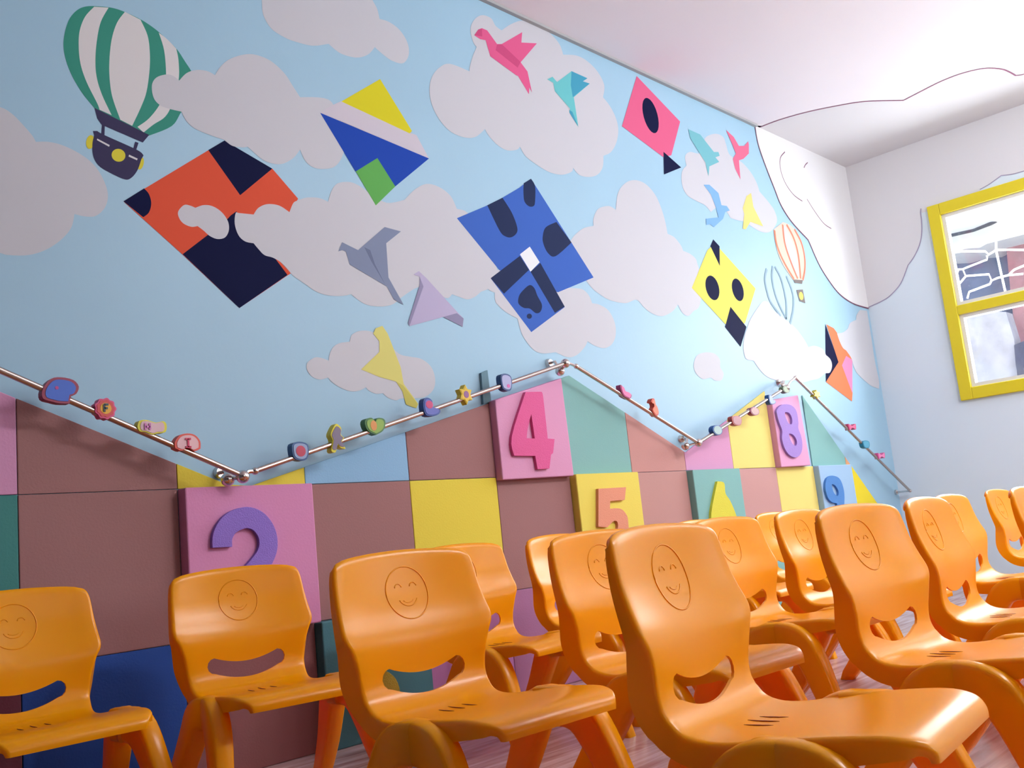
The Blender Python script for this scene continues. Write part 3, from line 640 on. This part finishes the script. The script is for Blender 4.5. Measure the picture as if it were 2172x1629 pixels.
def bead(px, py, w_, h_, shape, rim, face, label, extra=None, letter=None, rot=0):
    c = on_y(px, py, YA); w_ *= 1.07; h_ *= 1.07
    # project the centre onto the nearest rail bar
    best = None
    for a, e in S3:
        t = max(0, min(1, (c - a).dot(e - a) / (e - a).length_squared)); q = a + (e - a) * t
        if best is None or (q - c).length < best[0]: best = ((q - c).length, q, (e - a).normalized())
    root = empty('foam_bead', c); tag(root, label, 'foam bead', 'foam beads on the toy rail')
    out = SH[shape]; b = MB()
    P = [Vector((c.x + x * w_ / 2, YA - .011, c.z + z * h_ / 2)) for x, z in out]
    b.prism(P, (0, .024, 0)); bevel(b.build('bead_body', [mat('bead_%d_%d_%d' % rim, rim, .45)], root), .002)
    b = MB(); P = [Vector((c.x + x * w_ * .41, YA - .0122, c.z + z * h_ * .41)) for x, z in out]
    b.prism(P, (0, .0015, 0)); b.build('bead_face', [mat('bead_%d_%d_%d' % face, face, .45)], root)['label'] = 'printed face'
    k = 0
    for col, sx, sz, dx_, dz_ in (extra or ()):
        k += 1; b = MB()
        P = [Vector((c.x + (x * sx + dx_) * w_ / 2, YA - .0125 - k * .0004, c.z + (z * sz + dz_) * h_ / 2)) for x, z in circ(18)]
        b.prism(P, (0, .001, 0)); b.build('printed_spot', [mat('bead_%d_%d_%d' % col, col, .5)], root)
    if letter:
        col, strokes_ = letter; b = MB()
        for x0, z0, x1, z1 in strokes_:
            pts = stroke_poly([(c.x + x0 * w_ / 2, c.z + z0 * h_ / 2), (c.x + x1 * w_ / 2, c.z + z1 * h_ / 2)], .005)
            b.prism([(p_.x, YA - .0148, p_.z) for p_ in pts], (0, .001, 0))
        b.build('printed_letter', [mat('bead_%d_%d_%d' % col, col, .5)], root)
    return root
def L_I(c): return (c, [(0, -.4, 0, .4), (-.22, .4, .22, .4), (-.22, -.4, .22, -.4)])
def L_F(c): return (c, [(-.15, -.32, -.15, .35), (-.15, .35, .22, .35), (-.15, .02, .15, .02)])
def L_H(c): return (c, [(-.5, -.3, -.5, .35), (-.2, -.3, -.2, .35), (-.5, 0, -.2, 0)])
bead(126, 831, .078, .066, 'mitt', (150, 20, 70), (44, 96, 208), 'blue mitten-shaped bead with a red rim, first from the left', [((190, 60, 150), .1, .12, -.25, .2)])
bead(220, 868, .052, .052, 'flower', (226, 70, 130), (214, 60, 60), 'pink scalloped round bead with a yellow centre', [((240, 180, 40), .5, .5, 0, 0)], L_F((40, 70, 80)))
bead(319, 907, .072, .048, 'cloud', (226, 218, 40), (228, 190, 200), 'yellow cloud-shaped bead with a pale pink print', None, L_H((210, 120, 190)))
bead(394, 941, .066, .050, 'dome', (226, 70, 50), (238, 190, 196), 'red dome-shaped bead with the letter I', None, L_I((214, 30, 90)))
bead(633, 958, .058, .054, 'squarish', (24, 80, 140), (150, 170, 210), 'blue rounded bead with a red centre, first right of the lowest joint', [((196, 44, 80), .52, .55, 0, 0)])
bead(711, 930, .058, .080, 'figure', (228, 216, 30), (120, 104, 130), 'yellow figure-shaped bead with a grey print')
bead(792, 905, .074, .054, 'heart', (60, 120, 50), (140, 180, 60), 'green heart-shaped bead with a peach print', [((226, 150, 70), .3, .55, -.2, .05)])
bead(909, 866, .072, .062, 'boot', (24, 66, 150), (90, 100, 190), 'dark blue boot-shaped bead with a pink spot', [((206, 60, 120), .4, .4, -.15, .3)])
bead(984, 838, .062, .066, 'star', (226, 200, 30), (232, 190, 30), 'yellow star-shaped bead with a violet centre', [((150, 90, 150), .35, .35, 0, 0)])
bead(1070, 812, .058, .062, 'squarish', (24, 66, 130), (176, 176, 220), 'blue and white bead just left of the first peak', [((214, 90, 170), .25, .2, .2, -.4)])
bead(1324, 832, .070, .058, 'bird', (170, 40, 110), (226, 90, 160), 'pink bird-shaped bead below the first peak')
bead(1385, 865, .070, .070, 'hook', (206, 60, 30), (236, 110, 60), 'orange hook-shaped bead left of the second valley')
bead(1518, 913, .075, .044, 'round', (24, 80, 150), (150, 180, 180), 'blue and grey bead just right of the second valley')
bead(1559, 893, .088, .046, 'squarish', (176, 60, 50), (170, 100, 110), 'red brown bead in front of the pink and yellow tile joint')
bead(1597, 873, .078, .038, 'round', (146, 30, 80), (180, 130, 120), 'maroon bead in front of the yellow tile')
bead(1633, 849, .066, .050, 'boot', (20, 80, 150), (130, 150, 220), 'bright blue bead below the second peak')
bead(1664, 827, .070, .034, 'round', (70, 96, 60), (120, 140, 100), 'olive green bead at the second peak')
bead(1729, 837, .082, .046, 'star', (200, 180, 20), (226, 206, 60), 'mustard yellow bead right of the second peak')
bead(1804, 906, .090, .044, 'bow', (190, 40, 100), (226, 90, 140), 'crimson bead, first of the three on the last slope')
bead(1834, 943, .090, .044, 'squarish', (30, 130, 160), (80, 160, 190), 'teal bead, middle of the three on the last slope')
bead(1866, 967, .090, .044, 'bow', (206, 70, 140), (236, 130, 180), 'pale pink bead, last on the rail before the corner')

# ------------------------------------------------------------------ chairs
PROF = [  # y, z, bow, half width, flange depth, flange half width, drop of the corners   (front faces +y)
 (-.0685, .526, .016, .144, .006, .142, .007), (-.0680, .534, .017, .149, .009, .148, .009), (-.0640, .5405, .018, .152, .009, .152, .010), (-.057, .540, .018, .156, .0105, .156, .010),
 (-.052, .530, .019, .159, .012, .159, .009), (-.049, .510, .020, .162, .015, .162, .007), (-.043, .470, .022, .165, .019, .165, .004), (-.033, .436, .023, .168, .023, .168, .002),
 (-.022, .410, .022, .170, .027, .170, 0), (-.016, .395, .020, .167, .030, .169, 0), (-.012, .379, .017, .159, .032, .166, 0), (-.010, .352, .013, .150, .034, .163, 0),
 (-.009, .325, .009, .145, .035, .159, 0), (-.004, .303, .006, .142, .035, .151, 0), (.007, .284, .005, .140, .035, .143, 0), (.024, .271, .003, .138, .035, .139, 0),
 (.050, .265, .002, .137, .036, .138, 0), (.085, .264, .003, .140, .034, .141, 0), (.130, .268, .005, .147, .032, .148, 0), (.180, .274, .005, .152, .032, .153, 0),
 (.230, .280, .003, .153, .032, .154, 0), (.275, .284, .001, .151, .028, .151, 0), (.303, .283, -.001, .146, .022, .146, 0),
 (.320, .277, -.001, .138, .017, .138, 0), (.329, .265, 0, .130, .012, .130, 0), (.330, .253, 0, .126, .008, .126, 0)]
def cat(P, sub):
    out = []
    for i in range(len(P) - 1):
        p0, p1, p2, p3 = P[max(i - 1, 0)], P[i], P[i + 1], P[min(i + 2, len(P) - 1)]
        for k in range(sub):
            t = k / sub
            out.append([.5 * (2 * p1[a] + (p2[a] - p0[a]) * t + (2 * p0[a] - 5 * p1[a] + 4 * p2[a] - p3[a]) * t * t + (3 * p1[a] - p0[a] - 3 * p2[a] + p3[a]) * t ** 3) for a in range(len(p1))])
    out.append(list(P[-1])); return out
PR = cat(PROF, 3)
def shell_mesh():
    verts, faces = [], []; ncol = None
    for i, (y, z, bow, hw, d, fw, zd) in enumerate(PR):
        a, c = PR[max(i - 1, 0)], PR[min(i + 1, len(PR) - 1)]
        t = Vector((0, c[0] - a[0], c[1] - a[1])).normalized(); n = Vector((0, -t.z, t.y))     # n: towards the sitter
        r = min(.009, d * .8); row = []
        half = [(hw - r) * k / 9 for k in range(10)]
        pts = [(x, 0.) for x in half] + [(hw - r + r * math.sin(q), -r + r * math.cos(q)) for q in (math.radians(22), math.radians(45), math.radians(68), math.radians(90))] + [(hw + (fw - hw) * .5, -(r + (d - r) * .5)), (max(hw, fw) + .0005, -d)]
        full = [(-x, u) for x, u in pts[:0:-1]] + pts
        for x, u in full:
            q_ = min(1, abs(x) / hw); bw = bow * q_ ** 2
            row.append(Vector((x, y, z)) + n * u + (Vector((0, bw, -zd * (q_ ** 2 + .8 * q_ ** 12))) if i < 42 else n * bw))
        ncol = len(row); verts += row
    for i in range(len(PR) - 1):
        for k in range(ncol - 1): faces.append((i * ncol + k, i * ncol + k + 1, (i + 1) * ncol + k + 1, (i + 1) * ncol + k))
    return verts, faces
def make_chair_parts():
    v, f = shell_mesh()
    tmp = mesh('tmp_shell', v, f, [M_CHAIR], smooth=True)
    so = tmp.modifiers.new('s', 'SOLIDIFY'); so.thickness = .0045; so.offset = -1 if True else 1
    # smile-shaped slot cutter
    b = MB(); top, bot = [], []
    for i in range(15):
        u = -1 + 2 * i / 14; x = .076 * u; zc_ = .322 - .016 * (1 - u * u)
        top.append(Vector((x, .1, zc_ + .0175))); bot.append(Vector((x, .1, zc_ - .0175)))
    endr = [Vector((.076 + .0175 * math.cos(a), .1, .322 + .0175 * math.sin(a))) for a in [math.radians(q) for q in (60, 30, 0, -30, -60)]]
    endl = [Vector((-q.x, .1, q.z)) for q in endr][::-1]
    b.prism(top + endr + bot[::-1] + endl, (0, -.25, 0))
    cut = b.build('tmp_cut', [M_CHAIR])
    bo = tmp.modifiers.new('b', 'BOOLEAN'); bo.object = cut; bo.operation = 'DIFFERENCE'; bo.solver = 'EXACT'
    dg = bpy.context.evaluated_depsgraph_get(); dg.update()
    me = bpy.data.meshes.new_from_object(tmp.evaluated_get(dg))
    bm = bmesh.new(); bm.from_mesh(me)
    for e in bm.edges:
        e.smooth = not (len(e.link_faces) == 2 and e.calc_face_angle(0) > math.radians(38))
    for q in bm.faces: q.smooth = True
    bm.to_mesh(me); bm.free()
    nrm = [Vector(c.vector) for c in me.corner_normals]
    res = []
    for part in (0, 1):
        vm, vs, fs, ns = {}, [], [], []
        for p_ in me.polygons:
            c = sum((me.vertices[i].co for i in p_.vertices), Vector()) / len(p_.vertices)
            seat = (c.z < .294 and c.y > -.2)
            if seat != bool(part): continue
            ff = []
            for li, vi in zip(p_.loop_indices, p_.vertices):
                if vi not in vm: vm[vi] = len(vs); vs.append(me.vertices[vi].co.copy())
                ff.append(vm[vi]); ns.append(nrm[li])
            fs.append(ff)
        m2 = bpy.data.meshes.new(('backrest', 'seat')[part]); m2.from_pydata([tuple(q) for q in vs], [], fs)
        m2.polygons.foreach_set('use_smooth', [True] * len(m2.polygons)); m2.materials.append(M_CHAIR)
        m2.normals_split_custom_set([tuple(q) for q in ns]); m2.update(); res.append(m2)
    bpy.data.objects.remove(tmp); bpy.data.objects.remove(cut)
    return res
def surf(x, z):
    """point on the front of the backrest"""
    for p_, q in zip(PR[9:], PR[10:]):
        if p_[1] >= z >= q[1] and p_[1] < .53:
            t = (p_[1] - z) / (p_[1] - q[1] + 1e-9)
            y, bow, hw = (p_[0] + (q[0] - p_[0]) * t, p_[2] + (q[2] - p_[2]) * t, p_[3] + (q[3] - p_[3]) * t)
            return Vector((x, y + bow * (x / hw) ** 2, z))
    return Vector((x, 0, z))
def seat_z(x, y):
    for p_, q in zip(PR, PR[1:]):
        if p_[1] < .287 and p_[0] <= y <= q[0]: return p_[1] + (q[1] - p_[1]) * (y - p_[0]) / (q[0] - p_[0])
    return .258
def leg_mesh(s, front):
    if front: path = [(.143, .130, .2450, .033, .018), (.150, .162, .2450, .034, .021), (.156, .197, .2430, .034, .0225), (.160, .224, .228, .034, .0225), (.165, .248, .190, .032, .022), (.174, .275, .126, .0275, .0205), (.184, .303, .055, .0225, .0185), (.192, .325, .0, .0195, .0175)]
    else: path = [(.143, .185, .2450, .033, .018), (.150, .160, .2450, .034, .021), (.155, .132, .2430, .034, .0225), (.159, .106, .228, .034, .0225), (.163, .082, .190, .032, .022), (.172, .040, .126, .0275, .0205), (.181, -.015, .055, .0225, .0185), (.189, -.065, .0, .0195, .0175)]
    P = cat(path, 3); n = 16; vs, fs = [], []
    for i, p_ in enumerate(P):
        a, c = P[max(i - 1, 0)], P[min(i + 1, len(P) - 1)]
        t = (Vector(c[:3]) - Vector(a[:3])).normalized()
        w_ = Vector((1, 0, 0)); w_ = (w_ - t * w_.dot(t)).normalized(); u = t.cross(w_).normalized()
        for k in range(n):
            th = 2 * math.pi * k / n; cx, sx = math.cos(th), math.sin(th)
            e = .42
            q = Vector(p_[:3]) + u * (p_[3] * math.copysign(abs(cx) ** e, cx)) + w_ * (p_[4] * math.copysign(abs(sx) ** e, sx))
            if i == len(P) - 1: q.z = 0.0
            vs.append(Vector((q.x * s, q.y, max(q.z, 0))))
    for i in range(len(P) - 1):
        for k in range(n): fs.append((i * n + k, i * n + (k + 1) % n, (i + 1) * n + (k + 1) % n, (i + 1) * n + k))
    fs += [tuple(range(n)), tuple((len(P) - 1) * n + k for k in range(n))]
    o = mesh('leg', vs, fs, [M_CHAIR]); bm = bmesh.new(); bm.from_mesh(o.data)
    bmesh.ops.recalc_face_normals(bm, faces=bm.faces); bm.to_mesh(o.data); bm.free(); sharp(o, 50)
    return o
def make_chair():
    root = empty('kindergarten_chair')
    back_me, seat_me = make_chair_parts()
    back = bpy.data.objects.new('backrest', back_me); COL.objects.link(back); back.parent = root
    seat = bpy.data.objects.new('seat', seat_me); COL.objects.link(seat); seat.parent = root
    for s in (-1, 1):
        for fr in (True, False): leg_mesh(s, fr).parent = root
    b = MB(); zc_ = .463; rr = .0011
    def arc(cx, cz, r1, r2, a0, a1, n, rad=rr):
        b.tube([surf(cx + r1 * math.cos(math.radians(a0 + (a1 - a0) * i / n)), cz + r2 * math.sin(math.radians(a0 + (a1 - a0) * i / n))) for i in range(n + 1)], rad, 6)
    arc(0, zc_, .047, .047, 0, 360, 40, .0013)
    arc(-.017, zc_ + .008, .008, .009, 15, 165, 8); arc(.017, zc_ + .008, .008, .009, 15, 165, 8)
    arc(0, zc_ - .004, .022, .020, 205, 335, 12); arc(0, zc_ + .004, .020, .022, 235, 305, 8, .0009)
    em = b.build('smiley_emblem', [M_CHAIR], back, smooth=True, local=True); em['label'] = 'raised smiling face in a ring'
    for (x, y, l) in ((-.026, .078, .021), (.0, .074, .023), (.026, .078, .021)):
        b = MB(); b.tube([Vector((x, y - l + 2 * l * i / 6, seat_z(0, y - l + 2 * l * i / 6) + .0002)) for i in range(7)], [.0002, .0009, .0012, .0013, .0012, .0009, .0002], 6)
        b.build('seat_slit', [M_SLIT], seat, smooth=True, local=True)['label'] = 'dark narrow slit at the back of the seat'
    return root
def copy_tree(o, parent=None):
    c = o.copy(); COL.objects.link(c)
    if parent is not None: c.parent = parent
    for ch in [q for q in COL.objects if q.parent == o]: copy_tree(ch, c)
    return c
proto = make_chair()
GW, GM, GF = 'orange chairs in the row along the mural wall', 'orange chairs in the middle row', 'orange chairs in the row nearest the camera'
CH = [
 (-.076, -.225, 178.5, 'orange plastic child chair cut off at the left edge of the picture', GW),
 (.378, -.354, 171.2, 'orange child chair standing right under the pink mat with the two', GW),
 (1.037, -.444, 180.4, 'orange child chair half hidden behind the large chair left of centre', GW),
 (1.52, -.378, 184.3, 'orange plastic child chair as a pale edge between two chairs under the salmon five', GW),
 (2.30, -.40, 181, 'orange child chair in the wall row with only its seat showing', GW),
 (2.95, -.36, 181, 'orange child chair by the wall, a bright narrow strip under the purple eight', GW),
 (.322, -1.061, 177.8, 'large orange child chair left of centre with its whole smiley in view', GM),
 (.787, -1.152, 178.1, 'orange plastic child chair directly behind the left edge of the biggest front chair', GM),
 (1.452, -1.052, 179.2, 'orange plastic child chair behind the right shoulder of the biggest front chair', GM),
 (1.93, -1.02, 180, 'orange plastic child chair showing as a dark red edge left of the second front chair', GM),
 (2.42, -1.30, 182.5, 'orange plastic child chair with only its curved right edge above the third front chair', GM),
 (3.42, -1.13, 181, 'orange plastic child chair near the far wall under the yellow window', GM),
 (.355, -1.631, 186.4, 'biggest orange child chair in front, its seat across the lower right', GF),
 (.943, -1.657, 177.4, 'second chair of the front row, orange, right of the biggest one', GF),
 (1.464, -1.589, 184.8, 'third orange chair of the front row with a cropped seat at the right', GF),
 (1.98, -1.66, 181, 'orange plastic child chair cut by the right edge of the picture', GF),
]
for i, (x, y, a, lab, g) in enumerate(CH):
    o = proto if i == 0 else copy_tree(proto)
    o.location = (x, y, 0); o.rotation_euler = (0, 0, math.radians(a))
    tag(o, lab, 'chair', g)
